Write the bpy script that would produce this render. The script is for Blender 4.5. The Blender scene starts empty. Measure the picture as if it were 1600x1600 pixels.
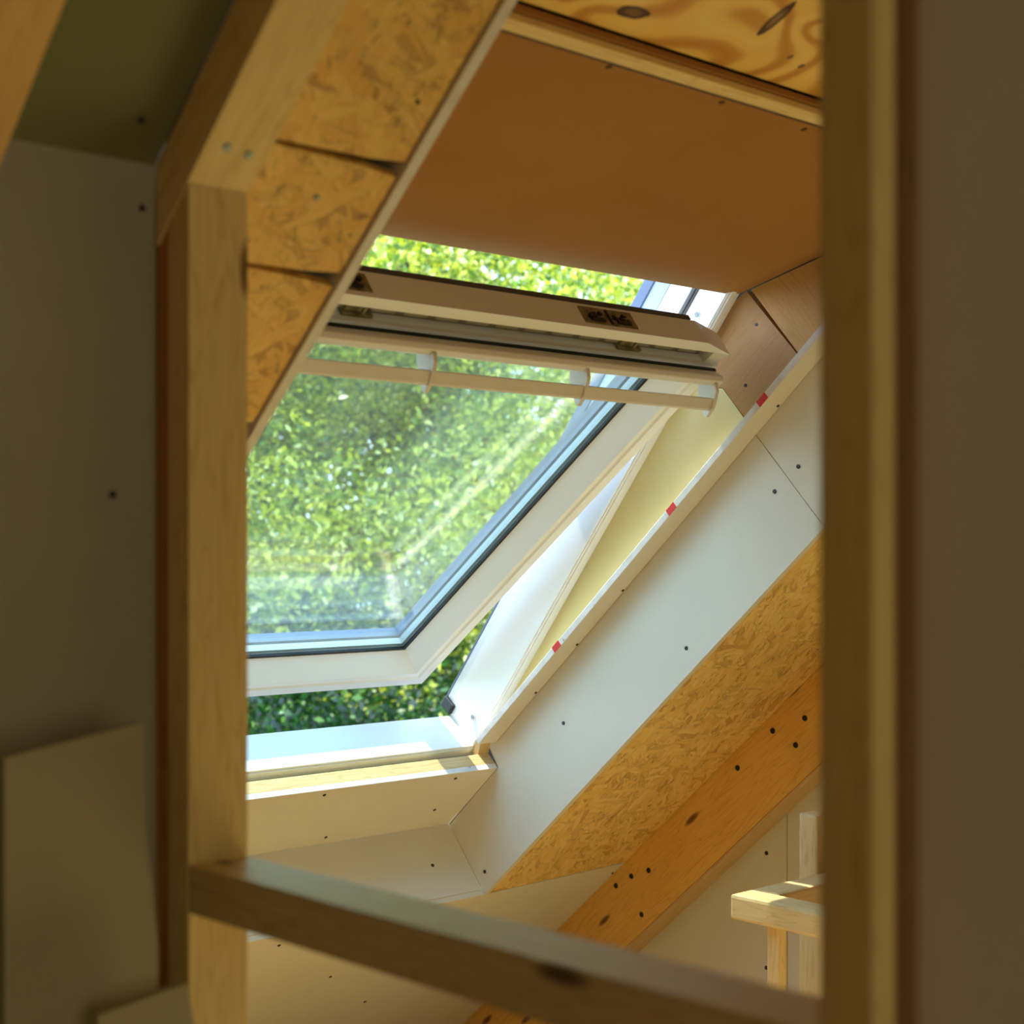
import bpy, bmesh, math, random
import numpy as np
from mathutils import Matrix, Vector

# ---------------------------------------------------------------- camera, world, lights, exposure
scn = bpy.context.scene
EYE = 1.6                                   # camera height above the attic floor
FPX = 2406.0                                # focal length in px of a 1600 px frame
cam_d = bpy.data.cameras.new('camera')
cam = bpy.data.objects.new('camera', cam_d)
scn.collection.objects.link(cam)
cam.location = (0, 0, EYE)
cam.rotation_euler = (math.pi / 2, 0, math.radians(-42.2))
cam_d.sensor_width = 36
cam_d.lens = FPX * 36 / 1600
cam_d.shift_y = 55 / 1600
cam_d.clip_start = 0.02
cam_d.clip_end = 300
cam_d.dof.use_dof = True
cam_d.dof.focus_distance = 3.1
cam_d.dof.aperture_fstop = 4.6
scn.camera = cam

world = bpy.data.worlds.new('sky')
scn.world = world
world.use_nodes = True
wt = world.node_tree
wt.nodes.clear()
wo = wt.nodes.new('ShaderNodeOutputWorld')
wb = wt.nodes.new('ShaderNodeBackground')
wg = wt.nodes.new('ShaderNodeTexCoord')
ws = wt.nodes.new('ShaderNodeSeparateXYZ')
wr = wt.nodes.new('ShaderNodeValToRGB')
wr.color_ramp.elements[0].position = 0.0
wr.color_ramp.elements[0].color = (0.68, 0.81, 1.0, 1)
wr.color_ramp.elements[1].position = 0.9
wr.color_ramp.elements[1].color = (0.36, 0.64, 1.0, 1)
wt.links.new(wg.outputs['Generated'], ws.inputs[0])
wt.links.new(ws.outputs['Z'], wr.inputs[0])
wt.links.new(wr.outputs[0], wb.inputs[0])
wb.inputs[1].default_value = 6.2
wt.links.new(wb.outputs[0], wo.inputs[0])

sun_d = bpy.data.lights.new('sun', 'SUN')
sun_d.energy = 9.5
sun_d.angle = math.radians(0.6)
sun_d.color = (1.0, 0.93, 0.80)
sun = bpy.data.objects.new('sun', sun_d)
scn.collection.objects.link(sun)
sun.rotation_euler = (Vector((-0.06, 0.30, 0.95)).normalized()).to_track_quat('Z', 'Y').to_euler()

def area(name, loc, direction, sx, sy, energy, color):
    d = bpy.data.lights.new(name, 'AREA')
    d.shape = 'RECTANGLE'
    d.size, d.size_y, d.energy, d.color = sx, sy, energy, color
    o = bpy.data.objects.new(name, d)
    scn.collection.objects.link(o)
    o.location = loc
    o.rotation_euler = Vector(direction).to_track_quat('-Z', 'Y').to_euler()
    return o

# added warm fill light behind the camera, to brighten the foreground
area('back_fill', (0.3, -2.3, 1.5), (0.25, 1, 0.0), 2.4, 1.9, 19, (1.0, 0.88, 0.56))
# added warm fill aimed upwards, brightening undersides beyond the stud wall
area('low_fill', (1.75, 1.15, 0.12), (0.12, 0.45, 1), 0.9, 1.2, 13, (1.0, 0.84, 0.36))

scn.view_settings.view_transform = 'Standard'
scn.view_settings.look = 'None'
scn.view_settings.gamma = 1
scn.view_settings.use_curve_mapping = False
scn.view_settings.exposure = 0.0

# ---------------------------------------------------------------- materials
def lin(h):
    h = h.lstrip('#')
    v = [int(h[i:i + 2], 16) / 255 for i in (0, 2, 4)]
    return tuple((c / 12.92 if c <= .04045 else ((c + .055) / 1.055) ** 2.4) for c in v) + (1,)

class NT:
    def __init__(s, name, rough=.6):
        s.m = bpy.data.materials.new(name)
        s.m.use_nodes = True
        s.t = s.m.node_tree
        s.b = s.t.nodes['Principled BSDF']
        s.b.inputs['Roughness'].default_value = rough
        s.out = s.t.nodes['Material Output']
    def n(s, kind, **kw):
        o = s.t.nodes.new('ShaderNode' + kind)
        for k, v in kw.items():
            setattr(o, k, v)
        return o
    def l(s, a, b):
        s.t.links.new(a, b)
    def coord(s, scale=(1, 1, 1), rot=(0, 0, 0), loc=(0, 0, 0), src=None):
        if src is None:
            src = s.n('TexCoord').outputs['Object']
        m = s.n('Mapping')
        m.inputs['Scale'].default_value = scale
        m.inputs['Rotation'].default_value = rot
        m.inputs['Location'].default_value = loc
        s.l(src, m.inputs[0])
        return m.outputs[0]
    def noise(s, vec, scale=5, detail=3, rough=.5, dist=0):
        o = s.n('TexNoise')
        s.l(vec, o.inputs['Vector'])
        o.inputs['Scale'].default_value = scale
        o.inputs['Detail'].default_value = detail
        o.inputs['Roughness'].default_value = rough
        o.inputs['Distortion'].default_value = dist
        return o
    def ramp(s, fac, stops, interp='LINEAR'):
        o = s.n('ValToRGB')
        cr = o.color_ramp
        cr.interpolation = interp
        while len(cr.elements) < len(stops):
            cr.elements.new(.5)
        for e, (p, c) in zip(cr.elements, stops):
            e.position = p
            e.color = c if len(c) == 4 else tuple(c) + (1,)
        s.l(fac, o.inputs[0])
        return o.outputs[0]
    def mix(s, fac, a, b, mode='MIX'):
        o = s.n('MixRGB', blend_type=mode)
        for i, v in ((0, fac), (1, a), (2, b)):
            if hasattr(v, 'links'):
                s.l(v, o.inputs[i])
            else:
                o.inputs[i].default_value = v
        return o.outputs[0]
    def math(s, op, a, b=0.0):
        o = s.n('Math', operation=op)
        for i, v in ((0, a), (1, b)):
            if hasattr(v, 'links'):
                s.l(v, o.inputs[i])
            else:
                o.inputs[i].default_value = v
        return o.outputs[0]
    def bump(s, h, strength=.2, dist=.002):
        o = s.n('Bump')
        o.inputs['Strength'].default_value = strength
        o.inputs['Distance'].default_value = dist
        s.l(h, o.inputs['Height'])
        s.l(o.outputs[0], s.b.inputs['Normal'])
    def done(s, col):
        s.l(col, s.b.inputs['Base Color'])
        return s.m

_g = {'u': (1, 6, 6), 'x': (6, 1, 6), 'n': (6, 6, 1)}
_cache = {}
def wood(base='#d9b981', dark='#b98a4c', knot='#6b4220', axis='u', knots=True, key='spruce', seed=0.0):
    k = (key, axis, seed)
    if k in _cache:
        return _cache[k]
    w = NT(key + '_wood_' + axis, .62)
    geo = w.n('ObjectInfo')
    off = w.n('VectorMath', operation='ADD')
    tc = w.n('TexCoord').outputs['Object']
    sc = w.n('VectorMath', operation='SCALE')
    w.l(geo.outputs['Random'], sc.inputs['Scale'])
    sc.inputs[0].default_value = (7.3 + seed, 3.1, 5.7)
    w.l(tc, off.inputs[0]); w.l(sc.outputs[0], off.inputs[1])
    p = off.outputs[0]
    s1 = tuple(3.0 * v for v in _g[axis])
    warp = w.noise(w.coord(tuple(v * .5 for v in s1), src=p), 1.2, 2)
    rings = w.noise(w.coord(tuple(v * (1.0 if v < 4 else 2.2) for v in s1), src=p), 1.6, 2, .4, .6)
    saw = w.math('FRACT', w.math('MULTIPLY', rings.outputs[0], 6.5))
    fine = w.noise(w.coord(tuple(v * (1 if v < 4 else 9) for v in s1), src=p), 3.0, 4, .6)
    c1 = w.ramp(saw, [(0, lin(base)), (.62, lin(base)), (.9, lin(dark)), (1, lin(base))])
    c2 = w.mix(.35, c1, w.ramp(fine.outputs[0], [(.3, lin(dark)), (.65, lin(base))]))
    c3 = w.mix(.35, c2, w.ramp(warp.outputs[0], [(.3, lin(dark)), (.7, lin(base))]), 'MULTIPLY')
    if knots:
        v = w.n('TexVoronoi')
        w.l(w.coord(tuple(2.2 if q < 4 else 8.0 for q in _g[axis]), src=p), v.inputs['Vector'])
        v.inputs['Scale'].default_value = 1.5
        kn = w.ramp(v.outputs['Distance'], [(0, (1, 1, 1)), (.06, (.85, .85, .85)), (.11, (0, 0, 0))])
        c3 = w.mix(kn, c3, lin(knot))
    w.bump(fine.outputs[0], .25, .001)
    _cache[k] = w.done(c3)
    return _cache[k]

def osb(key, light, mid, dark, scale=1.0, bias=0.0):
    w = NT(key, .55)
    tc = w.n('TexCoord').outputs['Object']
    wn = w.noise(w.coord((1, 1, 1), src=tc), 9 * scale, 3)
    dv = w.n('VectorMath', operation='SUBTRACT'); w.l(wn.outputs['Color'], dv.inputs[0]); dv.inputs[1].default_value = (.5, .5, .5)
    ds = w.n('VectorMath', operation='SCALE'); w.l(dv.outputs[0], ds.inputs[0]); ds.inputs['Scale'].default_value = .035
    ad = w.n('VectorMath', operation='ADD'); w.l(tc, ad.inputs[0]); w.l(ds.outputs[0], ad.inputs[1])
    p = ad.outputs[0]
    cols, edges = [], []
    for i, a in enumerate((bias + .25, bias - .45, bias + 1.15, bias + .05)):
        L = w.coord((14 * scale, 62 * scale, 20), (0, 0, a), (3.1 * i, 1.7 * i, .37 * i), src=p)
        # rotation must act before the stretch, so rotate first
        m0 = w.coord((1, 1, 1), (0, 0, a), src=p)
        L = w.coord((13 * scale, 55 * scale, 8), (0, 0, 0), (3.1 * i, 1.7 * i, .37 * i), src=m0)
        v = w.n('TexVoronoi'); w.l(L, v.inputs['Vector']); v.inputs['Scale'].default_value = 1
        e = w.n('TexVoronoi', feature='DISTANCE_TO_EDGE'); w.l(L, e.inputs['Vector']); e.inputs['Scale'].default_value = 1
        sp = w.n('SeparateColor'); w.l(v.outputs['Color'], sp.inputs[0])
        cols.append(sp); edges.append(e.outputs[0])
    # strand on top = the layer whose cell has the highest random priority
    col = w.ramp(cols[0].outputs[0], [(0, lin(mid)), (.5, lin(light)), (1, lin(dark))])
    hgt = cols[0].outputs[1]; edg = edges[0]
    for i in (1, 2, 3):
        sel = w.math('GREATER_THAN', cols[i].outputs[2], .45 + .1 * i)
        ci = w.ramp(cols[i].outputs[0], [(0, lin(light)), (.45, lin(mid)), (.8, lin(light)), (1, lin(dark))])
        col = w.mix(sel, col, ci)
        mx = w.n('Mix'); w.l(sel, mx.inputs[0]); w.l(edg, mx.inputs[2]); w.l(edges[i], mx.inputs[3]); edg = mx.outputs[0]
        my = w.n('Mix'); w.l(sel, my.inputs[0]); w.l(hgt, my.inputs[2]); w.l(cols[i].outputs[1], my.inputs[3]); hgt = my.outputs[0]
    crack = w.ramp(edg, [(0, (.38, .30, .2)), (.10, (1, 1, 1))])
    thin = w.noise(w.coord((1, 1, 1), src=p), 14 * scale, 2)
    cm = w.ramp(thin.outputs[0], [(.45, (0, 0, 0)), (.6, (.8, .8, .8))])
    col = w.mix(cm, col, w.mix(1.0, col, crack, 'MULTIPLY'))
    spk = w.noise(w.coord((1, 2.5, 1), (0, 0, bias + .3), src=p), 42 * scale, 2)
    col = w.mix(w.ramp(spk.outputs[0], [(.66, (0, 0, 0)), (.74, (.8, .8, .8))]), col, lin('#3a2008'))
    gr = w.noise(w.coord((2, 22, 2), (0, 0, bias + .2), src=p), 12, 3)
    col = w.mix(.25, col, w.ramp(gr.outputs[0], [(.3, lin(dark)), (.7, lin(light))]))
    w.bump(hgt, .5, .002)
    return w.done(col)

def plain(key, c1, c2=None, rough=.8, nscale=3.0, bump=0.0, speck=None):
    w = NT(key, rough)
    tc = w.coord((1, 1, 1))
    a = w.noise(tc, nscale, 4, .6)
    c = w.ramp(a.outputs[0], [(.3, lin(c1)), (.7, lin(c2 or c1))])
    if speck:
        b = w.noise(tc, 55, 2, .5)
        c = w.mix(w.ramp(b.outputs[0], [(.70, (0, 0, 0)), (.78, (1, 1, 1))]), c, lin(speck))
    if bump:
        w.bump(w.noise(tc, 90, 3).outputs[0], bump, .001)
    return w.done(c)

M = {}
M['paper'] = plain('plasterboard_paper', '#dcd7cb', '#e2ddd2', .85, 2.5, .06)
M['gypsum'] = plain('gypsum_edge', '#e6e4e2', '#d6d0cb', .9, 30, .25, '#8a7d70')
M['green'] = plain('green_plasterboard', '#6e7248', '#787a4e', .85, 2.0, .05)
M['grey_board'] = plain('grey_plasterboard', '#9c9889', '#a6a293', .9, 3.5, .12)
M['offcut'] = plain('offcut_paper', '#a29b7c', '#aaa384', .9, 4, .1)
M['paint'] = plain('white_lacquer', '#eceeee', '#f0f2f2', .32, 2)
M['flap'] = plain('flap_lacquer', '#dcd6cc', '#e2ddd4', .35, 2)
M['alu'] = plain('grey_cladding', '#55617a', '#5d6a84', .4, 4)
M['cover'] = plain('pale_blue_cover', '#aab6cc', '#b2bed2', .5, 3)
M['rubber'] = plain('black_rubber', '#0d1418', '#141c20', .55, 5)
M['seal'] = plain('grey_seal', '#4d4540', '#57504a', .6, 5)
M['lockmetal'] = plain('lock_metal', '#a89c74', '#5a4e34', .4, 70)
M['lockmetal'].node_tree.nodes['Principled BSDF'].inputs['Metallic'].default_value = .25
M['screw'] = plain('black_screw', '#14100c', '#1e1812', .45)
M['zinc'] = plain('zinc_screw', '#5f6a70', '#757f84', .45)
M['zinc'].node_tree.nodes['Principled BSDF'].inputs['Metallic'].default_value = .6
M['cap'] = plain('grey_cap', '#8d9494', '#969c9c', .5)
M['white_cap'] = plain('white_cap', '#e8ecec', '#e8ecec', .4)
M['foam'] = plain('yellow_foam', '#ead794', '#efdfa2', .85, 7, .08)
M['hardboard'] = plain('brown_board', '#a06e30', '#a87638', .95, 2.2, .05)
M['board_edge'] = plain('board_edge', '#c9a97c', '#b8966a', .8, 20)
M['tan'] = wood('#c89c58', '#b88846', '#6b4220', 'u', False, 'tan_ply')
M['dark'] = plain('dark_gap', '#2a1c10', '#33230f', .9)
M['red'] = plain('red_marker', '#d8383c', '#d02c30', .7)
M['bulk'] = plain('attic_lining', '#a48a60', '#ab9168', .85)
M['filter'] = plain('filter_fleece', '#8c8676', '#827c6c', .9, 12)
M['bark'] = plain('bark', '#33301c', '#423c24', .9, 20)
M['lawn'] = plain('lawn', '#41662a', '#52783a', .9, 2)
M['osb_l'] = osb('osb_coarse', '#ecc468', '#dca648', '#a87424', 1.3, 1.0)
M['osb_r'] = osb('osb_fine', '#f8da8c', '#ecc46a', '#c8923c', 1.35, .35)
M['floor'] = osb('floor_osb', '#d9a458', '#c48e42', '#9d6a2a', .8, .2)
W_ST = dict(base='#f0dca0', dark='#d8bc78', knot='#6e4a22', key='stud')
W_RAFT = dict(base='#f6d07a', dark='#e0ae54', knot='#6b3a14', key='rafter')
W_PALE = dict(base='#e2c795', dark='#cbab72', knot='#8a6236', key='pale')

def plywood():
    w = NT('knotty_plywood', .6)
    tc = w.n('TexCoord').outputs['Object']
    a = w.noise(w.coord((2.6, 1.5, 1), src=tc), 2.2, 1, .4, .5)
    saw = w.math('PINGPONG', w.math('MULTIPLY', a.outputs[0], 9.0), .5)
    c = w.ramp(saw, [(0, lin('#f0cc74')), (.22, lin('#ecc264')), (.34, lin('#d09a40')), (.5, lin('#c88c34'))])
    for (kx, ky, rx, ry, ang) in ((-.205, -.116, .050, .011, .25), (-.278, -.305, .016, .030, .1), (-.262, -.015, .006, .004, 0), (-.272, .022, .007, .005, 0), (.1, .32, .02, .012, 0)):
        sub = w.n('VectorMath', operation='SUBTRACT'); w.l(tc, sub.inputs[0]); sub.inputs[1].default_value = (kx, ky, 0)
        r1 = w.coord((1, 1, 0), (0, 0, ang), src=sub.outputs[0])
        r2 = w.coord((1 / rx, 1 / ry, 0), src=r1)
        jag = w.noise(w.coord((70, 70, 1), src=tc), 1.0, 2)
        ln = w.n('VectorMath', operation='LENGTH'); w.l(r2, ln.inputs[0])
        d = w.math('ADD', ln.outputs['Value'], w.math('MULTIPLY', jag.outputs[0], .35))
        c = w.mix(w.ramp(d, [(.0, (.75, .75, .75)), (.55, (.75, .75, .75)), (.7, (1, 1, 1)), (1.0, (1, 1, 1)), (1.12, (0, 0, 0))]), c, lin('#4a2c1c'))
    return w.done(c)
M['ply'] = plywood()

def leafmat(name, stops, trans=.5):
    w = NT(name, .5)
    g = w.n('NewGeometry')
    c = w.ramp(g.outputs['Random Per Island'], stops)  # palest stops paint bright highlights onto a few random leaves
    d = w.n('BsdfDiffuse'); t = w.n('BsdfTranslucent'); gl = w.n('BsdfGlossy'); gl.inputs['Roughness'].default_value = .35
    w.l(c, d.inputs[0])
    w.l(w.mix(1.0, c, (1.0, 1.0, .45, 1), 'MULTIPLY'), t.inputs[0])
    m = w.n('MixShader'); m.inputs[0].default_value = trans
    w.l(d.outputs[0], m.inputs[1]); w.l(t.outputs[0], m.inputs[2])
    m2 = w.n('MixShader'); m2.inputs[0].default_value = .05
    w.l(m.outputs[0], m2.inputs[1]); w.l(gl.outputs[0], m2.inputs[2])
    w.l(m2.outputs[0], w.out.inputs[0])
    return w.m
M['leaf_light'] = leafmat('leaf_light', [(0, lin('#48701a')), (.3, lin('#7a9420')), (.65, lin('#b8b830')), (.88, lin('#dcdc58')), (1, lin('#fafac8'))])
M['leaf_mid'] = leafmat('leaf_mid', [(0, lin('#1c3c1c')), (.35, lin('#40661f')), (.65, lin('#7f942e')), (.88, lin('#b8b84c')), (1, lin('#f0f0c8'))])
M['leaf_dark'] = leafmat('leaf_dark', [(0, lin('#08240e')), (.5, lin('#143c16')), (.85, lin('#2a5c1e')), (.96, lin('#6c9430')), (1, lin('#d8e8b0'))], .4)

def glassmat():
    w = NT('window_glass')
    tr = w.n('BsdfTransparent'); tr.inputs[0].default_value = (.93, .975, .96, 1)
    gl = w.n('BsdfGlossy'); gl.inputs['Roughness'].default_value = .0
    gl.inputs[0].default_value = (1, 1, 1, 1)
    fr = w.n('Fresnel'); gg = w.n('NewGeometry')
    w.l(w.math('ADD', w.math('MULTIPLY', gg.outputs['Backfacing'], 1 / 1.52 - 1.52), 1.52), fr.inputs['IOR'])
    m = w.n('MixShader'); w.l(fr.outputs[0], m.inputs[0]); w.l(tr.outputs[0], m.inputs[1]); w.l(gl.outputs[0], m.inputs[2])
    du = w.n('BsdfDiffuse'); du.inputs[0].default_value = (.8, .85, .85, 1)
    dt = w.n('BsdfTranslucent'); dt.inputs[0].default_value = (.8, .88, .9, 1)
    dm = w.n('MixShader'); dm.inputs[0].default_value = .6
    w.l(du.outputs[0], dm.inputs[1]); w.l(dt.outputs[0], dm.inputs[2])
    tc = w.coord((1, 3, 1))
    nz = w.noise(tc, 1.7, 5, .6)
    f = w.ramp(nz.outputs[0], [(.3, (.003, .003, .003)), (.75, (.012, .012, .012))])
    m2 = w.n('MixShader'); w.l(f, m2.inputs[0]); w.l(m.outputs[0], m2.inputs[1]); w.l(dm.outputs[0], m2.inputs[2])
    w.l(m2.outputs[0], w.out.inputs[0])
    return w.m
M['glass'] = glassmat()

# ---------------------------------------------------------------- frames and builders
COL = scn.collection
WM = {}                                     # world matrix of every object built here
def frame(o, pitch):
    p = math.radians(pitch); c, s = math.cos(p), math.sin(p)
    return Matrix(((0, 1, 0, 0), (-c, 0, s, o[0]), (s, 0, c, o[1] + EYE), (0, 0, 0, 1)))
FC = frame((2.6636, -.797), 41.3)           # sloping ceiling: x up the slope, y along the eaves, z outwards
FW = frame((2.6675, -.4537), 51.5)          # fixed window frame
FS = frame((2.791, -.32), 36.5)             # open sash
FH = frame((1.925, .489), 13.7)             # headlining
FV = frame((0, -EYE), 90)                   # walls: x = height, y = along eaves, z = outwards
FL = Matrix.Translation((0, 0, EYE))        # level, axes as the room, z = 0 at eye height

def place(o, W, parent):
    WM[o.name] = W
    if parent is not None:
        o.parent = parent
        o.matrix_basis = WM[parent.name].inverted() @ W
    else:
        o.matrix_basis = W

def tag(o, label=None, cat=None, group=None, kind=None):
    if label: o['label'] = label
    if cat: o['category'] = cat
    if group: o['group'] = group
    if kind: o['kind'] = kind
    return o

def mesh_obj(name, bm, W, mat, parent=None, smooth=False):
    me = bpy.data.meshes.new(name)
    bmesh.ops.recalc_face_normals(bm, faces=bm.faces[:])
    bm.to_mesh(me); bm.free()
    mats = mat if isinstance(mat, (list, tuple)) else [mat]
    for m in mats:
        me.materials.append(m)
    if smooth:
        for p in me.polygons: p.use_smooth = True
    o = bpy.data.objects.new(name, me)
    COL.objects.link(o)
    place(o, W, parent)
    return o

def empty(name, W):
    o = bpy.data.objects.new(name, None)
    COL.objects.link(o)
    o.empty_display_size = .1
    place(o, W, None)
    return o

def bev(bm, w, seg=2):
    if w > 0:
        bmesh.ops.bevel(bm, geom=bm.edges[:], offset=w, segments=seg, affect='EDGES', profile=.6)

def add_box(bm, a, b):
    r = bmesh.ops.create_cube(bm, size=1)
    for v in r['verts']:
        for i in range(3):
            v.co[i] = a[i] + (v.co[i] + .5) * (b[i] - a[i])
    return r['verts']

def slab(name, F, u, x, n, mat, parent=None, bevel=.0015):
    c = Vector(((u[0] + u[1]) / 2, (x[0] + x[1]) / 2, (n[0] + n[1]) / 2))
    bm = bmesh.new()
    h = Vector((abs(u[1] - u[0]) / 2, abs(x[1] - x[0]) / 2, abs(n[1] - n[0]) / 2))
    add_box(bm, -h, h)
    bev(bm, bevel)
    return mesh_obj(name, bm, F @ Matrix.Translation(c), mat, parent)

def prism(name, F, pts, x, mat, parent=None, bevel=0.0):
    """pts are (u, n) outline points in frame F, extruded from x[0] to x[1]"""
    cu = sum(p[0] for p in pts) / len(pts); cn = sum(p[1] for p in pts) / len(pts)
    cx = (x[0] + x[1]) / 2
    bm = bmesh.new()
    A = [bm.verts.new((p[0] - cu, x[0] - cx, p[1] - cn)) for p in pts]
    B = [bm.verts.new((p[0] - cu, x[1] - cx, p[1] - cn)) for p in pts]
    bm.faces.new(A); bm.faces.new(B[::-1])
    k = len(pts)
    for i in range(k):
        bm.faces.new((A[i], B[i], B[(i + 1) % k], A[(i + 1) % k]))
    bev(bm, bevel)
    return mesh_obj(name, bm, F @ Matrix.Translation((cu, cx, cn)), mat, parent)

def plate(name, F, pts, n, mat, parent=None, bevel=0.0):
    """pts are (u, x) outline points in frame F, extruded from n[0] to n[1]"""
    cu = sum(p[0] for p in pts) / len(pts); cx = sum(p[1] for p in pts) / len(pts); cn = (n[0] + n[1]) / 2
    bm = bmesh.new()
    A = [bm.verts.new((p[0] - cu, p[1] - cx, n[0] - cn)) for p in pts]
    B = [bm.verts.new((p[0] - cu, p[1] - cx, n[1] - cn)) for p in pts]
    bm.faces.new(A); bm.faces.new(B[::-1])
    k = len(pts)
    for i in range(k):
        bm.faces.new((A[i], B[i], B[(i + 1) % k], A[(i + 1) % k]))
    bev(bm, bevel)
    return mesh_obj(name, bm, F @ Matrix.Translation((cu, cx, cn)), mat, parent)

def ring(name, F, u, x, prof, mat, parent=None):
    """mitred rectangular frame: prof = (inset, depth) section swept round the rectangle u x x"""
    cu, cx = (u[0] + u[1]) / 2, (x[0] + x[1]) / 2
    bm = bmesh.new()
    loops = []
    for (i, d) in prof:
        loops.append([bm.verts.new(p) for p in ((u[0] + i - cu, x[0] + i - cx, d), (u[0] + i - cu, x[1] - i - cx, d),
                                                (u[1] - i - cu, x[1] - i - cx, d), (u[1] - i - cu, x[0] + i - cx, d))])
    k = len(prof)
    for a in range(k):
        A, B = loops[a], loops[(a + 1) % k]
        for j in range(4):
            bm.faces.new((A[j], A[(j + 1) % 4], B[(j + 1) % 4], B[j]))
    return mesh_obj(name, bm, F @ Matrix.Translation((cu, cx, 0)), mat, parent)

_disc = {}
def disc(name, F, u, x, n, axis, r, mat, parent, depth=.003, sign=-1):
    """small round head (screw, cap) seated on a face of frame F; axis = the face's normal axis, sign = which way it faces"""
    key = (name, r, mat.name, depth)
    if key not in _disc:
        bm = bmesh.new()
        bmesh.ops.create_cone(bm, cap_ends=True, segments=14, radius1=r, radius2=r * .85, depth=depth)
        bmesh.ops.recalc_face_normals(bm, faces=bm.faces[:])
        me = bpy.data.meshes.new(name); bm.to_mesh(me); bm.free(); me.materials.append(mat)
        _disc[key] = me
    o = bpy.data.objects.new(name, _disc[key])
    COL.objects.link(o)
    R = Matrix.Rotation(math.pi if sign < 0 else 0, 4, 'X')
    if axis == 'x': R = Matrix.Rotation(math.pi / 2 * (1 if sign < 0 else -1), 4, 'X')
    if axis == 'u': R = Matrix.Rotation(math.pi / 2 * (-1 if sign < 0 else 1), 4, 'Y')
    place(o, F @ Matrix.Translation((u, x, n)) @ R, parent)
    return o

def conv(F, G, u, n):
    """(u, n) of frame F expressed in frame G"""
    v = G.inverted() @ (F @ Vector((u, 0, n)))
    return (v[0], v[2])
def yz(F, y, z):
    v = F.inverted() @ Vector((0, y, z + EYE))
    return (v[0], v[2])

def screws(parent, F, pts, axis, at, r=.0042, mat=None, sign=-1):
    for (a, b) in pts:
        if axis == 'n': disc('screw', F, a, b, at, 'n', r, mat or M['screw'], parent, sign=sign)
        else: disc('screw', F, a, at, b, 'x', r, mat or M['screw'], parent, sign=sign)

# ---------------------------------------------------------------- room shell
XL, XR = 1.032, 2.33                        # clear opening between the reveals
slab('floor', FL, (-1.6, 3.0), (-2.6, 3.75), (-1.75, -1.6), M['floor'], bevel=0)['kind'] = 'structure'
FLW = FL                                    # level frame: x = room x, y = room y here
def lvl(name, x, y, z, mat, parent=None, bevel=.0015):
    return slab(name, FL, x, y, z, mat, parent, bevel)
# flat ceiling over the back of the attic, and the sloping ceiling behind all boards
c = lvl('ceiling', (-1.6, 3.0), (-2.6, .62), (1.0, 1.1), M['bulk'], bevel=0); c['kind'] = 'structure'
# roof deck (outside of everything) left and right of and below the opening
c = plate('ceiling', FC, [(-1.4, -1.6), (2.75, -1.6), (2.75, .98), (-1.4, .98)], (.36, .40), M['dark']); c['kind'] = 'structure'
c = plate('ceiling', FC, [(-1.4, 2.42), (2.75, 2.42), (2.75, 3.0), (-1.4, 3.0)], (.36, .40), M['dark']); c['kind'] = 'structure'
c = plate('ceiling', FC, [(-1.4, .98), (-.12, .98), (-.12, 2.42), (-1.4, 2.42)], (.36, .40), M['dark']); c['kind'] = 'structure'
# walls
w = plate('wall_right', FV, [(0, -2.6), (2.75, -2.6), (2.75, 3.9), (0, 3.9)], (2.85, 2.95), M['paper'])
bpy.data.objects.remove(w)
def xwall(name, x, y, z, mat, parent=None):
    o = lvl(name, x, y, z, mat, parent, bevel=0)
    o['kind'] = 'structure'
    return o
wr_ = xwall('wall_right', (2.85, 2.95), (-2.6, 2.199), (-1.6, 1.0), M['paper'])
wr2 = plate('wall_right', Matrix(((0, 0, 1, 0), (0, 1, 0, 0), (1, 0, 0, EYE), (0, 0, 0, 1))),
            [(-1.6, 2.202), (-1.6, 3.62), (-1.35, 3.62), (-.18, 2.38), (-.02, 2.202)], (2.85, 2.95), M['paper']); wr2['kind'] = 'structure'
# roof deck above the window, its side cheeks and the flat ceiling over the headlining
c = plate('ceiling', FW, [(1.30, .98), (2.1, .98), (2.1, 2.42), (1.30, 2.42)], (.10, .14), M['dark']); c['kind'] = 'structure'
c = lvl('ceiling', (.98, 2.42), (.62, 1.62), (1.0, 1.1), M['dark'], bevel=0); c['kind'] = 'structure'
for xx in ((.955, .98), (2.42, 2.445)):
    c = prism('wall_side', FC, [(-.12, .02), (2.72, .02), (2.72, .45), conv(FW, FC, 2.1, .12), conv(FW, FC, -.08, .12)], xx, M['dark']); c['kind'] = 'structure'
screws(wr_, FL, [], 'n', 0)
for (y, z) in ((2.132, -.655), (2.132, -.92), (2.132, -1.2)):
    disc('screw', FL, 2.85, y, z, 'u', .0055, M['screw'], wr_, sign=-1)
for (y, z) in ((2.26, -.713), (2.26, -.98)):
    disc('screw', FL, 2.85, y, z, 'u', .0055, M['screw'], wr2, sign=-1)
xwall('wall_outer', (-1.7, -1.6), (-2.6, 1.5), (-1.6, 1.0), M['bulk'])
xwall('wall_back', (-1.6, 3.0), (-2.7, -2.6), (-1.6, 1.0), M['bulk'])
wl = xwall('wall_left', (-1.6, .745), (1.336, 1.35), (-1.6, .44), M['grey_board'])
disc('screw', FL, .731, 1.336, .326, 'x', .004, M['screw'], wl, sign=-1)
disc('screw', FL, .70, 1.336, .05, 'x', .004, M['screw'], wl, sign=-1)
# the wall that runs back from the stud to the eaves on the left of the dormer bay
xwall('wall_side', (.75, .765), (1.35, 3.7), (-1.6, .5), M['bulk'])

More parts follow.
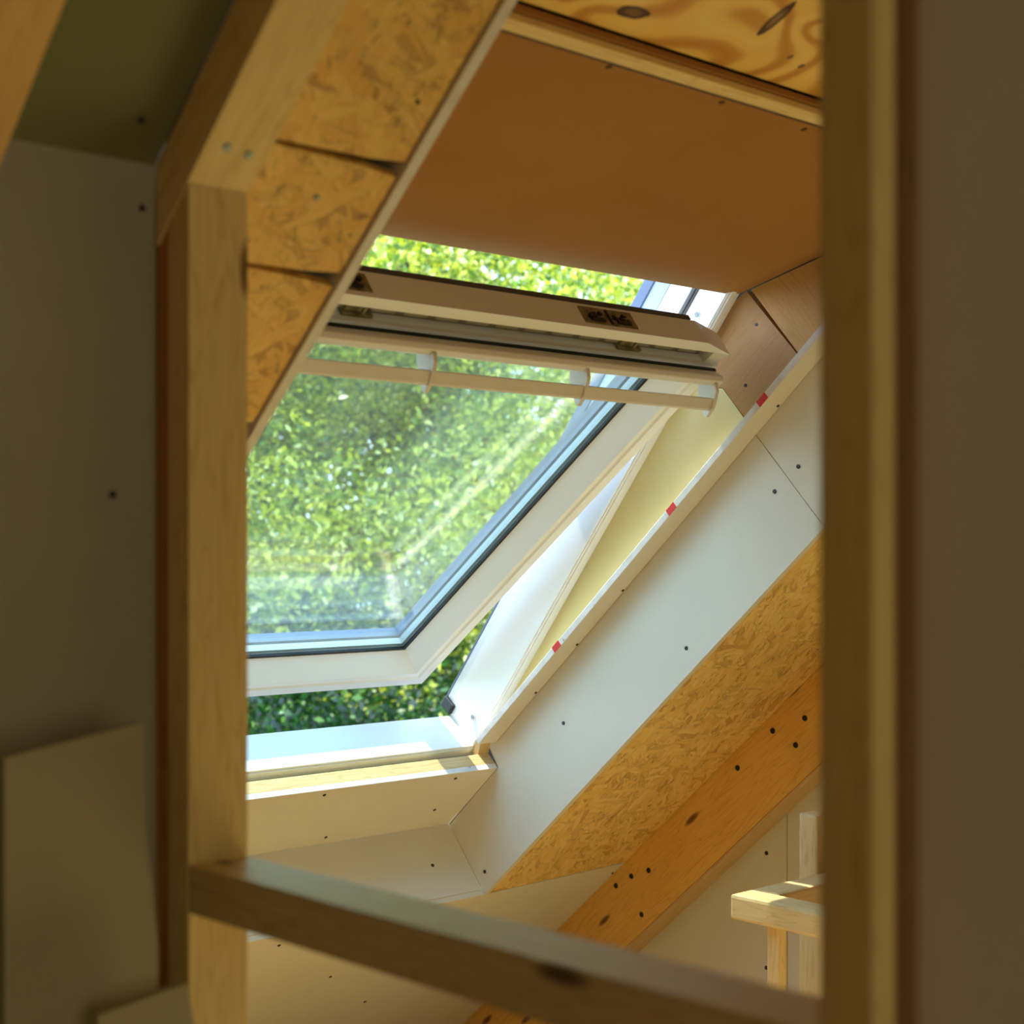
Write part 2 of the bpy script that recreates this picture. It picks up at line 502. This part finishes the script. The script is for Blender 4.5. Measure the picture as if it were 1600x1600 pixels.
# ---------------------------------------------------------------- sloping ceiling boards
gb = plate('plasterboard_sheet', FC, [(1.70, -1.6), (2.75, -1.6), (2.75, .7443), (1.755, .7443), (1.755, -1.6)][1:], (0, .0125), M['green'])
tag(gb, 'dark green moisture resistant plasterboard on the slope above the grey wall', 'plasterboard')
disc('screw', FC, 1.8138, .711, 0, 'n', .0045, M['screw'], gb)

low = plate('plasterboard_sheet', FC, [(-1.05, .77), (-.003, .77), (-.003, 2.33), (.017, 2.78), (-1.05, 2.78)], (0, .0125), M['paper'])
tag(low, 'beige plasterboard on the slope below the window opening, partly behind the crossbar', 'plasterboard')
screws(low, FC, [(-.0475, 1.793), (-.269, 2.042), (-.4665, 2.25), (-.03, 1.2), (-.0266, 2.772)], 'n', 0)

ol = [(1.4306, 1.656, .85), (1.668, 1.811, .80), (1.823, 2.70, .78)]
labels = ['lowest small strand board left of the opening, ending in a point by the stud',
          'middle strand board left of the opening with a plain orange flake',
          'largest upper strand board left of the opening, above two dark gaps']
for (a, b, xa), lb in zip(ol, labels):
    o = plate('strand_board', FC, [(a, xa), (b + .0085, xa), (b + .003, .96), (b - .003, 1.0165), (a + .005, 1.0165), (a + .001, .97)], (0, .012), M['osb_l'], bevel=.001)
    tag(o, lb, 'strand board', 'strand boards left of the window opening')
    if a > 1.8:
        screws(o, FC, [(1.90, .99), (2.02, .93), (2.12, .97)], 'n', 0, .003)
    elif a > 1.6:
        disc('screw', FC, 1.765, .935, 0, 'n', .004, M['zinc'], o)
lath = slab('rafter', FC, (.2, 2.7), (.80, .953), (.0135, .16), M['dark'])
tag(lath, 'dark rafter behind the gaps of the strand boards left of the opening', 'rafter')

ro = plate('strand_board', FC, [(.0, 2.348), (.02, 2.779), (2.70, 2.779), (2.70, 2.348)], (0, .015), M['osb_r'], bevel=.001)
tag(ro, 'long strip of fine strand board right of the white reveal, sloping up', 'strand board')
raft = slab('rafter', FC, (-1.0, 2.70), (2.781, 2.849), (-.160, .03), wood(**W_RAFT), bevel=.003)
tag(raft, 'deep orange brown rafter running down the slope beside the strand board', 'rafter')
slab('pale_soffit', FC, (-1.0, 2.70), (2.7815, 2.849), (-.169, -.1605), wood(axis='u', **W_PALE), raft)['label'] = 'pale yellow underside'  # thin pale strip added as the rafter's underside
screws(raft, FC, [(.609, -.028), (.4696, -.0318), (-.0452, -.0269), (.0157, -.0374), (.0747, -.0582), (-.017, -.1271), (.70, -.06), (.64, -.09)], 'x', 2.781, .0075)

# ---------------------------------------------------------------- window reveal
NR = .2385                                  # inner face of the recessed strip on the right
wl_ = [yz(FC, 2.789, -.655)]
# right reveal, lower sheet and upper sheet
rv = prism('plasterboard_sheet', FC, [(0, 0), (1.2628, 0), (1.2605, .2535), (.2356, .2535), (.2301, .1919), (-.0013, .1899)], (2.331, 2.3465), M['paper'])
tag(rv, 'large pale plasterboard sheet lining the right side of the window reveal', 'plasterboard')
screws(rv, FC, [(1.2228, .1272), (.8529, .042), (.4686, .1401), (.0337, .0387)], 'x', 2.331, .0048)
rv2 = prism('plasterboard_sheet', FC, [(1.2643, 0), (2.3, 0), (2.3, .165), (1.975, .172), (1.82, .2535), (1.262, .2535)], (2.331, 2.3465), M['paper'])
tag(rv2, 'upper plasterboard sheet of the right reveal, beyond the thin diagonal joint', 'plasterboard')
screws(rv2, FC, [(1.2943, .1245)], 'x', 2.331, .0048)
st = slab('plasterboard_strip', FC, (.262, 1.832), (2.277, 2.330), (NR, NR + .0145), [M['paper'], M['gypsum']])
for p in st.data.polygons:
    if abs(p.normal.y) > .7 or p.normal.x < -.7: p.material_index = 1
tag(st, 'narrow beige plasterboard strip with a white cut edge and red marks beside the window', 'plasterboard')
for u in (.6068, 1.0423, 1.3446):
    slab('red_mark', FC, (u - .013, u + .013), (2.2764, 2.279), (NR + .0005, NR + .0143), M['red'], st, 0)
screws(st, FC, [(.45, 2.322), (.62, 2.324), (.80, 2.324), (1.34, 2.322)], 'n', NR, .0035)
# insulation and boards behind the strip, level with the jamb
def line_w(t):                              # point on the room face of the fixed frame, t up the frame
    return conv(FW, FC, t, .004)
fo = prism('insulation_board', FC, [(.30, NR + .016), (1.26, NR + .016), (1.2604, .3677), line_w(.99), line_w(.10)], (2.334, 2.38), M['foam'])
tag(fo, 'pale yellow insulation wedge between the window frame and the plasterboard strip', 'insulation')
b2 = prism('timber_board', FC, [(1.262, NR + .016), (1.4303, NR + .016), (1.4262, .47), (1.262, .368)], (2.334, 2.38), M['tan'])
M['tan2'] = wood(base='#dcb060', dark='#c89848', knot='#7a4e20', axis='n', knots=False, key='tan_end')
tag(b2, 'tan board with screw holes above the yellow insulation, right of the handle', 'board')
bpy.data.objects.remove(b2)
top_w = conv(FW, FC, 1.19, .002)
b2 = prism('timber_board', FC, [(1.262, NR + .016), (1.4303, NR + .016), (1.4262, .4664), top_w, line_w(.992), (1.2618, .3677)], (2.334, 2.38), M['tan'])
tag(b2, 'tan board with screw holes above the yellow insulation, right of the handle bar', 'board')
screws(b2, FC, [(1.3048, .331), (1.295, .285), (1.40, .40)], 'x', 2.334, .0035)
hh = [conv(FH, FC, u, -.001) for u in (.03, .62)]
b3 = prism('timber_board', FC, [(1.4322, NR + .016), (1.828, NR + .016), (1.436, .4600)], (2.334, 2.38), M['tan2'])
tag(b3, 'yellowish board under the right corner of the brown headlining', 'board')
# packer at the foot of the jamb
pk = prism('timber_packer', FW, [(-.014, -.001), (.03, -.001), (.03, -.010), (-.014, -.028)], (2.30, 2.3305), wood(axis='u', **W_PALE))
tag(pk, 'pale timber packer at the foot of the jamb in the lower right window corner', 'packer')
# ledge below the window
lb_ = prism('plasterboard_sheet', FC, [(.0, .1919), (.2285, .1919), (.2285, .2045), (.0, .2045)], (XL, 2.330), [M['paper'], M['gypsum']])
for p in lb_.data.polygons:
    if p.normal.x > .7: p.material_index = 1
tag(lb_, 'beige plasterboard below the window sill with a white cut upper edge', 'plasterboard')
screws(lb_, FC, [(.2064, 2.219), (.0788, 2.237), (.209, 1.861), (.0282, 1.961), (.05, 1.55), (.2, 1.45)], 'n', .1919)
sill = prism('timber_batten', FC, [(.19, .2052), (.2275, .2052), yz(FC, 2.652, -.472), yz(FC, 2.70, -.50), (.19, .25)], (XL, 2.3305), wood(axis='x', **W_PALE), bevel=.001)
tag(sill, 'pale timber batten lying along the ledge under the window', 'batten')
for x in (1.5, 1.75, 2.0, 2.18):
    v = yz(FC, 2.643, -.4805)
    disc('screw', FC, v[0] - .002, x, v[1] - .002, 'u', .0028, M['screw'], sill, sign=1)
lw = prism('plasterboard_sheet', FC, [(-.0125, .0128), (-.0005, .0128), (-.0005, .2), (-.0125, .2)], (XL, 2.330), M['paper'])
tag(lw, 'beige plasterboard forming the bottom return of the reveal, above the crossbar', 'plasterboard')
disc('screw', FC, -.0005, 2.227, .0943, 'u', .0045, M['screw'], lw, sign=1)
disc('screw', FC, -.0005, 1.75, .06, 'u', .0045, M['screw'], lw, sign=1)
# left reveal: only the edge of its lining shows
lf = prism('plasterboard_sheet', FC, [(-.001, -.006), (2.05, -.006), (2.05, .31), hh[1], hh[0], conv(FW, FC, 1.18, -.004), conv(FW, FC, -.03, -.004), (-.001, .20)], (1.018, 1.0315), [M['paper'], M['gypsum']])
for p in lf.data.polygons:
    if p.normal.z < -.7: p.material_index = 1
tag(lf, 'left reveal lining, its long narrow cut edge running beside the strand boards', 'plasterboard')

# ---------------------------------------------------------------- headlining
hd = slab('headlining_board', FH, (.0, .604), (1.0325, 2.333), (0, .010), [M['hardboard'], M['board_edge']])
for p in hd.data.polygons:
    if p.normal.x < -.7: p.material_index = 1
tag(hd, 'large smooth brown board sloping above the window opening', 'board')
for (u, x) in ((.553, 1.427), (.549, 1.656), (.544, 1.849)):
    disc('screw', FH, u, x, 0, 'n', .0055, plain('rusty_dimple', '#5a3013', '#4a2710', .8) if 'rusty' not in _cache else _cache['rusty'], hd, .0015)
bt = slab('timber_batten', FH, (.577, .600), (1.0325, 2.329), (-.012, -.0005), wood(axis='x', **W_ST), bevel=.002)
slab('shadow_strip', FH, (.562, .5765), (1.0325, 2.329), (-.004, -.0003), wood(base='#6e4a20', dark='#573814', knot='#3a2208', axis='x', knots=False, key='umber'), bt, .001)['label'] = 'dark brown shadow strip'  # dark brown strip stands in for the shade beside the batten
tag(bt, 'thin timber batten across the top of the brown headlining board', 'batten')
pb = slab('plywood_sheet', FH, (.606, 1.25), (1.0325, 2.329), (.012, .03), M['ply'])
tag(pb, 'yellow plywood sheet with swirling grain and dark knots at the top', 'plywood')
pk2 = slab('upper_block', FH, (.575, .604), (1.0325, 2.333), (.0105, .045), wood(axis='x', **W_ST))
bpy.data.objects.remove(pk2)

# ---------------------------------------------------------------- roof window
win = empty('window_1', FW)
tag(win, 'open white centre pivot roof window in the sloping roof', 'window', kind='structure')
XJ = 2.30
XI = 1.065                                  # inner faces of the jambs
FU = 1.235                                  # clear height of the fixed frame
fr_ = ring('window_frame', FW, (-.03, FU + .03), (XI - .032, XJ + .032),
           [(0, 0), (.030, 0), (.030, .100), (0, .100)], M['paint'], win)
gr = ring('frame_moulding', FW, (-.030, FU + .03), (XI - .0315, XJ + .0315), [(.013, .001), (.013, -.0035), (.0245, -.0035), (.0245, .001)], M['paint'], fr_)
for (u, n) in ((.0517, .0409), (1.131, .0394)):
    disc('screw_cover', FW, u, XJ - .0008, n, 'x', .0085, M['white_cap'], fr_, .004, -1)
    disc('cap', FW, u, XJ - .0028, n, 'x', .006, M['cap'], fr_, .003, -1)
# outer rail and sill casings, side claddings above the pivot
slab('bottom_cladding', FW, (-.09, -.03), (XI - .05, XJ + .05), (.101, .115), M['alu'], win)
for s, nm in ((XJ, 'right'), (XI, 'left')):
    sg = 1 if nm == 'right' else -1
    a, b = sorted((s - sg * .0006, s + sg * .0315))
    slab('jamb_liner', FW, (.0002, FU - .0002), (a, b), (.0025, .137), M['paint'], fr_, 0)
    a, b = sorted((s - sg * .002, s + sg * .03))
    slab('side_cladding', FW, (.585, 1.30), (a, b), (.138, .193), M['cover'], win)
    a, b = sorted((s - sg * .006, s + sg * .03))
    slab('cladding_trim', FW, (.585, 1.30), (a, b), (.175, .2), M['alu'], win)
    a, b = sorted((s - sg * .004, s + sg * .001))
    g_ = slab('jamb_seal', FW, (.63, 1.24), (a, b), (.066, .082), M['seal'], fr_)
    a, b = sorted((s - sg * .0055, s - sg * .003))
    slab('jamb_seal', FW, (.63, 1.24), (a, b), (.070, .074), M['rubber'], fr_)
    a, b = sorted((s - sg * .002, s + sg * .022))
    slab('jamb_seal', FW, (.015, .60), (a, b), (.1375, .1415), M['alu'], fr_, 0)
    a, b = sorted((s - sg * .010, s + sg * .004))
    slab('corner_block', FW, (.001, .028), (a, b), (.102, .140), M['rubber'], fr_, .004)
slab('top_cladding', FW, (1.24, 1.36), (XI - .05, XJ + .05), (.138, .21), M['alu'], win)

# sash, tilted about its middle
SX0, SX1, SL = 1.112, 2.25, 1.118
sash = ring('sash', FS, (0, SL), (SX0, SX1),
            [(.001, .006), (.006, 0), (.030, 0), (.034, .004), (.047, .004), (.077, .05), (.077, .104), (.0, .104)], M['paint'], win)
slab('glass_pane', FS, (.074, SL - .074), (SX0 + .074, SX1 - .074), (.058, .062), M['glass'], sash, 0)
slab('glass_pane', FS, (.074, SL - .074), (SX0 + .074, SX1 - .074), (.078, .082), M['glass'], sash, 0)
ring('glazing_gasket', FS, (.0768, SL - .0768), (SX0 + .0768, SX1 - .0768), [(-.001, .050), (.006, .0515), (.006, .0575), (-.001, .0575)], M['rubber'], sash)
ring('glass_spacer', FS, (.0768, SL - .0768), (SX0 + .0768, SX1 - .0768), [(.0, .0625), (.010, .0625), (.010, .0775), (.0, .0775)], plain('spacer', '#9fb0b8', '#a8b8c0', .4), sash)
ring('glass_spacer', FS, (.0768, SL - .0768), (SX0 + .0768, SX1 - .0768), [(.0, .083), (.012, .083), (.012, .104), (.0, .104)], M['alu'], sash)
# top casing of the sash: projecting lip with the locks on its upper edge, channel with air filter below it
tm = M['flap']
LU0, LU1 = 1.1460, 1.168
tr_ = plate('top_rail', FS, [(LU0, SX0), (LU1, SX0 + .08), (LU1, 2.167), (LU0, SX1)], (0, .056), M['paint'], win, .0008)
slab('channel_back', FS, (SL - .02, LU0 + .0), (SX0 + .002, SX1 - .002), (.030, .040), tm, tr_, 0)
plate('channel_end', FS, [(SL - .004, SX1 - .050), (SL - .004, SX1 - .0225), (LU0 - .0004, SX1 - .001), (LU0 - .0004, SX1 - .046)], (.0008, .0295), tm, tr_)
slab('channel_end', FS, (SL - .004, LU0 - .0004), (SX0 + .012, SX0 + .045), (.0008, .0295), tm, tr_)
slab('edge_seal', FS, (LU1 - .006, LU1 + .002), (SX0 + .1, 2.155), (.0563, .067), M['seal'], tr_)
slab('air_filter', FS, (SL - .002, LU0 - .0005), (SX0 + .046, SX1 - .052), (.022, .0298), M['filter'], tr_, 0)
bm = bmesh.new()
k = 16
Lc = 1.03
for q in range(k):
    x0 = -Lc / 2 + q * Lc / k
    add_box(bm, (-.009, x0 + .007, -.004), (.008, x0 + Lc / k - .007, .004))
bev(bm, .0035, 2)
mesh_obj('filter_cell', bm, FS @ Matrix.Translation((SL + .012, (SX0 + SX1) / 2 - .004, .0225)), plain('filter_cell', '#a39d8c', '#a9a392', .9), tr_)
slab('channel_base', FS, (SL - .006, SL - .001), (SX0, SX1 - .022), (.002, .0295), tm, tr_, .001)
# lock plates on the upper edge and their latches in the channel
def lockplate(x0, x1):
    o = slab('lock_plate', FS, (LU1 + .0002, LU1 + .0012), (x0, x1), (.010, .048), M['lockmetal'], tr_)
    bm = bmesh.new()
    w_ = x1 - x0
    kk = max(1, round(w_ / .06))
    rr = random.Random(int(x0 * 977) + 31)
    for q in range(kk):
        a = -w_ / 2 + w_ * q / kk
        c0 = a + w_ / kk / 2
        if q: add_box(bm, (0, a - .0015, -.017), (.003, a + .0015, .016))
        add_box(bm, (0, c0 - .016, -.013), (.0035, c0 + .018, -.007))
        for _ in range(9):
            xx = c0 + rr.uniform(-.026, .018); nn = rr.uniform(-.010, .006)
            add_box(bm, (0, xx, nn), (rr.uniform(.002, .006), xx + rr.uniform(.003, .010), nn + rr.uniform(.002, .006)))
    mesh_obj('latch_mechanism', bm, FS @ Matrix.Translation((LU1 + .0013, (x0 + x1) / 2, .029)), M['screw'], o)
lockplate(1.335, 1.402)
lockplate(1.855, 1.985)
for x in (1.395, 1.995):
    bm = bmesh.new()
    add_box(bm, (-.008, -.020, -.004), (.012, .014, .006))
    add_box(bm, (-.012, -.024, -.010), (-.006, .034, .004))
    add_box(bm, (-.008, .012, -.008), (.006, .017, .002))
    bev(bm, .001)
    mesh_obj('latch', bm, FS @ Matrix.Translation((SL + .012, x, .0165)), M['lockmetal'], tr_)
# ventilation flap with its handle bar
flap = prism('ventilation_flap', FS, [(SL - .008, -.010), (SL + .002, -.033), (SL - .004, -.041), (SL - .018, -.040), (SL - .024, -.034), (SL - .020, -.010)],
             (SX0 + .02, SX1 - .018), M['flap'], win, .0022)
slab('flap_seal', FS, (SL - .0085, SL - .0045), (SX0 + .02, SX1 - .018), (-.012, -.0065), M['rubber'], flap, 0)
bar = prism('handle_bar', FS, [(SL - .032, -.058), (SL - .030, -.062), (SL - .047, -.073), (SL - .052, -.073), (SL - .055, -.067), (SL - .052, -.061), (SL - .040, -.056)],
            (SX0 + .045, SX1 - .040), M['flap'], flap, .001)
def bracket(x):
    pts = [(1.089, -.010), (1.112, -.030), (1.1100, -.044), (1.104, -.056), (1.094, -.064), (1.076, -.0765), (1.056, -.0800), (1.0525, -.0745), (1.0605, -.048), (1.0685, -.029), (1.078, -.016)]
    prism('bar_bracket', FS, pts, (x - .004, x + .004), M['flap'], flap, .001)
for x in (SX1 - .036, 1.875, 1.535, 1.195):
    bracket(x)

# ---------------------------------------------------------------- stud wall in the foreground
XP0, XP1 = .7466, .812
sd = prism('timber_stud', FV, [(.0, 1.2755), (EYE + .3425, 1.2755), (EYE + .3082, 1.3145), (.0, 1.3145)], (XP0, XP1), wood(axis='u', **W_ST), bevel=.002)
tag(sd, 'upright timber stud left of the window view, carrying the crossbar', 'stud')
for (x, z) in ((.762, .139), (.762, -.201), (.796, -.44)):
    pass
sb = prism('timber_stud', FV, [(.0, 1.3155), (EYE + .3070, 1.3155), (EYE + .2900, 1.335), (.0, 1.335)], (XP0 + .002, XP1), wood(base='#d89c4a', dark='#b06c24', knot='#3e200c', axis='u', key='amber'), bevel=.001)
tag(sb, 'narrow orange brown board edge between the grey wall and the upright stud', 'stud')
e0 = yz(FC, 1.3345, .2911)
e1 = yz(FC, 1.2752, .43)
sp_ = prism('timber_plate', FC, [e0, (2.60, -.06), (2.60, -.0008), (yz(FC, 1.3345, .3706)[0], -.0008)], (XP0 - .0015, XP1 + .001), wood(axis='u', **W_ST), bevel=.0015)
tag(sp_, 'sloping timber plate with two screws, resting over the upright stud', 'timber')
screws(sp_, FC, [(1.8406, .767), (1.837, .792)], 'n', -.06, .0045, M['zinc'])
tb = slab('timber_plate', FC, (1.70, 2.60), (.50, .5685), (-.06, -.0008), wood(base='#ecc67c', dark='#d8a658', knot='#6e4a22', axis='u', key='warm'), bevel=.002)
tag(tb, 'warm sloping timber across the top left corner, before the green board', 'timber')
po = lvl('timber_post', (XP0, .769), (.515, .553), (-1.6, .995), wood(axis='n', **W_ST), bevel=.002)
tag(po, 'blurred upright timber post close to the camera on the right', 'post')
pb2 = lvl('timber_post', (.7695, .85), (.532, .553), (-1.6, .995), wood(base='#a88850', dark='#8c6a38', knot='#3e200c', axis='n', key='groove_shade'))  # wood tone darkened to put the groove's shade into the colour
tag(pb2, 'timber darkened for shade in the groove between the near post and the grey board', 'post')
gp = lvl('plasterboard_sheet', (.789, .8015), (-1.3, .514), (-1.6, .995), plain('pale_grey_board', '#dcdad2', '#e2e0d8', .9, 3))
tag(gp, 'blurred grey plasterboard beside the near post at the right edge', 'plasterboard')
# crossbar from the stud to the near post
a = Vector((XP0, 1.2745, -.299 + EYE)); b = Vector((XP0, .554, -.288 + EYE))
d = (b - a).normalized()
ez = Vector((1, 0, 0)).cross(d); ez = -ez if ez.z < 0 else ez
ey = ez.cross(d)
L = (b - a).length
mid = (a + b) / 2 + Vector(((XP1 - XP0) / 2, 0, 0)) - ez * .0225
Wb = Matrix(((d.x, ey.x, ez.x, mid.x), (d.y, ey.y, ez.y, mid.y), (d.z, ey.z, ez.z, mid.z), (0, 0, 0, 1)))
bm = bmesh.new(); add_box(bm, (-L / 2, -(XP1 - XP0) / 2, -.0225), (L / 2, (XP1 - XP0) / 2, .0225)); bev(bm, .002)
cb = mesh_obj('timber_crossbar', bm, Wb, wood(base='#e6d4a0', dark='#d0b67c', knot='#5a3c1c', axis='u', key='bar'))
for nd in cb.data.materials[0].node_tree.nodes:
    if nd.type == 'BSDF_PRINCIPLED': nd.inputs['Roughness'].default_value = .42
tag(cb, 'timber crossbar running from the left stud to the near right post', 'crossbar')

# leaning offcuts at the lower left
def lean(name, pts, y, label):
    """pts (x, z) outline, board leaning against the grey wall"""
    bm = bmesh.new()
    A = [bm.verts.new((p[0], y, p[1])) for p in pts]
    B = [bm.verts.new((p[0] + .001, y + .0125, p[1])) for p in pts]
    bm.faces.new(A); bm.faces.new(B[::-1])
    k = len(pts)
    for i in range(k):
        bm.faces.new((A[i], B[i], B[(i + 1) % k], A[(i + 1) % k]))
    cx = sum(p[0] for p in pts) / k; cz = sum(p[1] for p in pts) / k
    bmesh.ops.translate(bm, verts=bm.verts[:], vec=(-cx, -y, -cz))
    ang = math.radians(3.0)
    zb = min(p[1] for p in pts)
    W = Matrix.Translation((cx, y, cz + EYE))
    o = mesh_obj(name, bm, W, M['offcut'])
    tag(o, label, 'plasterboard')
    return o
lean('plasterboard_offcut', [(.555, -.178), (.684, -.158), (.6875, -.25), (.700, -.36), (.704, -1.6), (.560, -1.6)], 1.25,
     'tall plasterboard offcut with a slanting top leaning on the grey wall')
lean('plasterboard_offcut', [(.618, -.398), (.704, -.387), (.7135, -.44), (.7145, -1.6), (.628, -1.6)], 1.205,
     'smaller plasterboard offcut in front of the tall one, lowest at the left')

# ---------------------------------------------------------------- guard rail round the stair opening
gx, gy, gz = 2.159, 1.795, -.626
gr_ = empty('guard_rail', Matrix.Translation((gx, gy, 0)))
tag(gr_, 'pale timber guard rail corner with thin balusters, behind the near post', 'railing')
wp = wood(axis='x', **W_PALE)
wpu = wood(axis='u', **W_PALE)
o = lvl('top_rail', (gx, gx + .062), (.62, gy), (gz - .045, gz), wp, gr_, .006)
o = lvl('top_rail', (gx + .063, 2.849), (gy - .062, gy), (gz - .045, gz), wpu, gr_, .006)
wv = wood(axis='n', knots=False, **W_PALE)
for y in (1.713, 1.594, 1.474, 1.354, 1.234, 1.114, .994, .874, .754):
    lvl('baluster', (gx + .018, gx + .043), (y - .0125, y + .0125), (-1.6, gz - .0455), wv, gr_, .002)
for x in (2.385, 2.60, 2.72):
    lvl('baluster', (x, x + .025), (gy - .043, gy - .018), (-1.6, gz - .0455), wv, gr_, .002)
lvl('newel_post', (2.42, 2.465), (gy + .001, gy + .046), (-1.6, -.515), wv, gr_, .006)

# ---------------------------------------------------------------- outside: lawn, trees and hedge
lawn = slab('lawn', FL, (-30, 60), (4.2, 70), (-4.75, -4.6), M['lawn'], bevel=0)
lawn['kind'] = 'structure'
rng = np.random.default_rng(7)
def leaves(name, centre, radii, count, size, mat, parent, clumps=120, seed=1, spread=.16):
    r = np.random.default_rng(seed)
    d = r.normal(size=(clumps, 3)); d /= np.linalg.norm(d, axis=1)[:, None]
    rad = r.uniform(.45, 1.0, clumps) ** .6
    cc = d * rad[:, None] * np.array(radii)
    idx = r.integers(0, clumps, count)
    off = r.normal(size=(count, 3)) * spread * np.array(radii)
    pos = cc[idx] + off
    nrm = r.normal(size=(count, 3)) + np.array([0, 0, .7])
    nrm /= np.linalg.norm(nrm, axis=1)[:, None]
    t = np.cross(nrm, r.normal(size=(count, 3))); t /= np.linalg.norm(t, axis=1)[:, None]
    b = np.cross(nrm, t)
    s = size * r.uniform(.6, 1.3, count)[:, None]
    v = np.stack([pos - t * s, pos - b * s * .55 + nrm * s * .12, pos + t * s, pos + b * s * .55 + nrm * s * .12], 1).reshape(-1, 3)
    me = bpy.data.meshes.new(name)
    me.vertices.add(count * 4); me.vertices.foreach_set('co', v.astype(np.float32).ravel())
    me.loops.add(count * 4); me.loops.foreach_set('vertex_index', np.arange(count * 4, dtype=np.int32))
    me.polygons.add(count); me.polygons.foreach_set('loop_start', np.arange(0, count * 4, 4, dtype=np.int32))
    me.update(calc_edges=True)
    me.materials.append(mat)
    o = bpy.data.objects.new(name, me); COL.objects.link(o)
    place(o, Matrix.Translation(centre), parent)
    return o

def trunk(name, base, top, r0, r1, parent, seed):
    rr = random.Random(seed)
    bm = bmesh.new()
    def limb(p, q, ra, rb, segs=7):
        d = (q - p).normalized(); a = d.orthogonal().normalized(); b = d.cross(a)
        rings = []
        for i in range(segs + 1):
            t = i / segs
            c = p.lerp(q, t) + a * math.sin(t * 5) * ra * .5
            rad = ra + (rb - ra) * t
            rings.append([bm.verts.new(c + (a * math.cos(k * math.pi / 4) + b * math.sin(k * math.pi / 4)) * rad) for k in range(8)])
        for A, B in zip(rings, rings[1:]):
            for k in range(8): bm.faces.new((A[k], A[(k + 1) % 8], B[(k + 1) % 8], B[k]))
    z = Vector((0, 0, 0)); t = Vector(top) - Vector(base)
    limb(z, t, r0, r1)
    for i in range(7):
        f = .35 + .09 * i
        s = t * f
        ang = i * 2.4
        L = 1.9 - .15 * i
        limb(s, s + Vector((math.cos(ang) * L, math.sin(ang) * L, L * .8)), r0 * .42 * (1 - f * .5), .02, 5)
    return mesh_obj(name, bm, Matrix.Translation(base), M['bark'], parent, smooth=True)

def tree(label, x, y, zc, radii, count, size, mat, seed, clumps=120, spread=.16, shift=(0, 0)):
    fx_, fy_ = x, y
    x, y = x + shift[0], y + shift[1]
    t = empty('tree', Matrix.Translation((x, y, -3.0)))
    tag(t, label, 'tree', 'garden trees beyond the roof window')
    trunk('trunk', (x, y, -3.0), (x + .2, y, zc + radii[2] * .4), .12, .04, t, seed)
    f = leaves('foliage', (fx_, fy_, zc), radii, count, size, mat, t, clumps, seed, spread)
    return t
# directions: the middle of the glass looks along (.60, .80)
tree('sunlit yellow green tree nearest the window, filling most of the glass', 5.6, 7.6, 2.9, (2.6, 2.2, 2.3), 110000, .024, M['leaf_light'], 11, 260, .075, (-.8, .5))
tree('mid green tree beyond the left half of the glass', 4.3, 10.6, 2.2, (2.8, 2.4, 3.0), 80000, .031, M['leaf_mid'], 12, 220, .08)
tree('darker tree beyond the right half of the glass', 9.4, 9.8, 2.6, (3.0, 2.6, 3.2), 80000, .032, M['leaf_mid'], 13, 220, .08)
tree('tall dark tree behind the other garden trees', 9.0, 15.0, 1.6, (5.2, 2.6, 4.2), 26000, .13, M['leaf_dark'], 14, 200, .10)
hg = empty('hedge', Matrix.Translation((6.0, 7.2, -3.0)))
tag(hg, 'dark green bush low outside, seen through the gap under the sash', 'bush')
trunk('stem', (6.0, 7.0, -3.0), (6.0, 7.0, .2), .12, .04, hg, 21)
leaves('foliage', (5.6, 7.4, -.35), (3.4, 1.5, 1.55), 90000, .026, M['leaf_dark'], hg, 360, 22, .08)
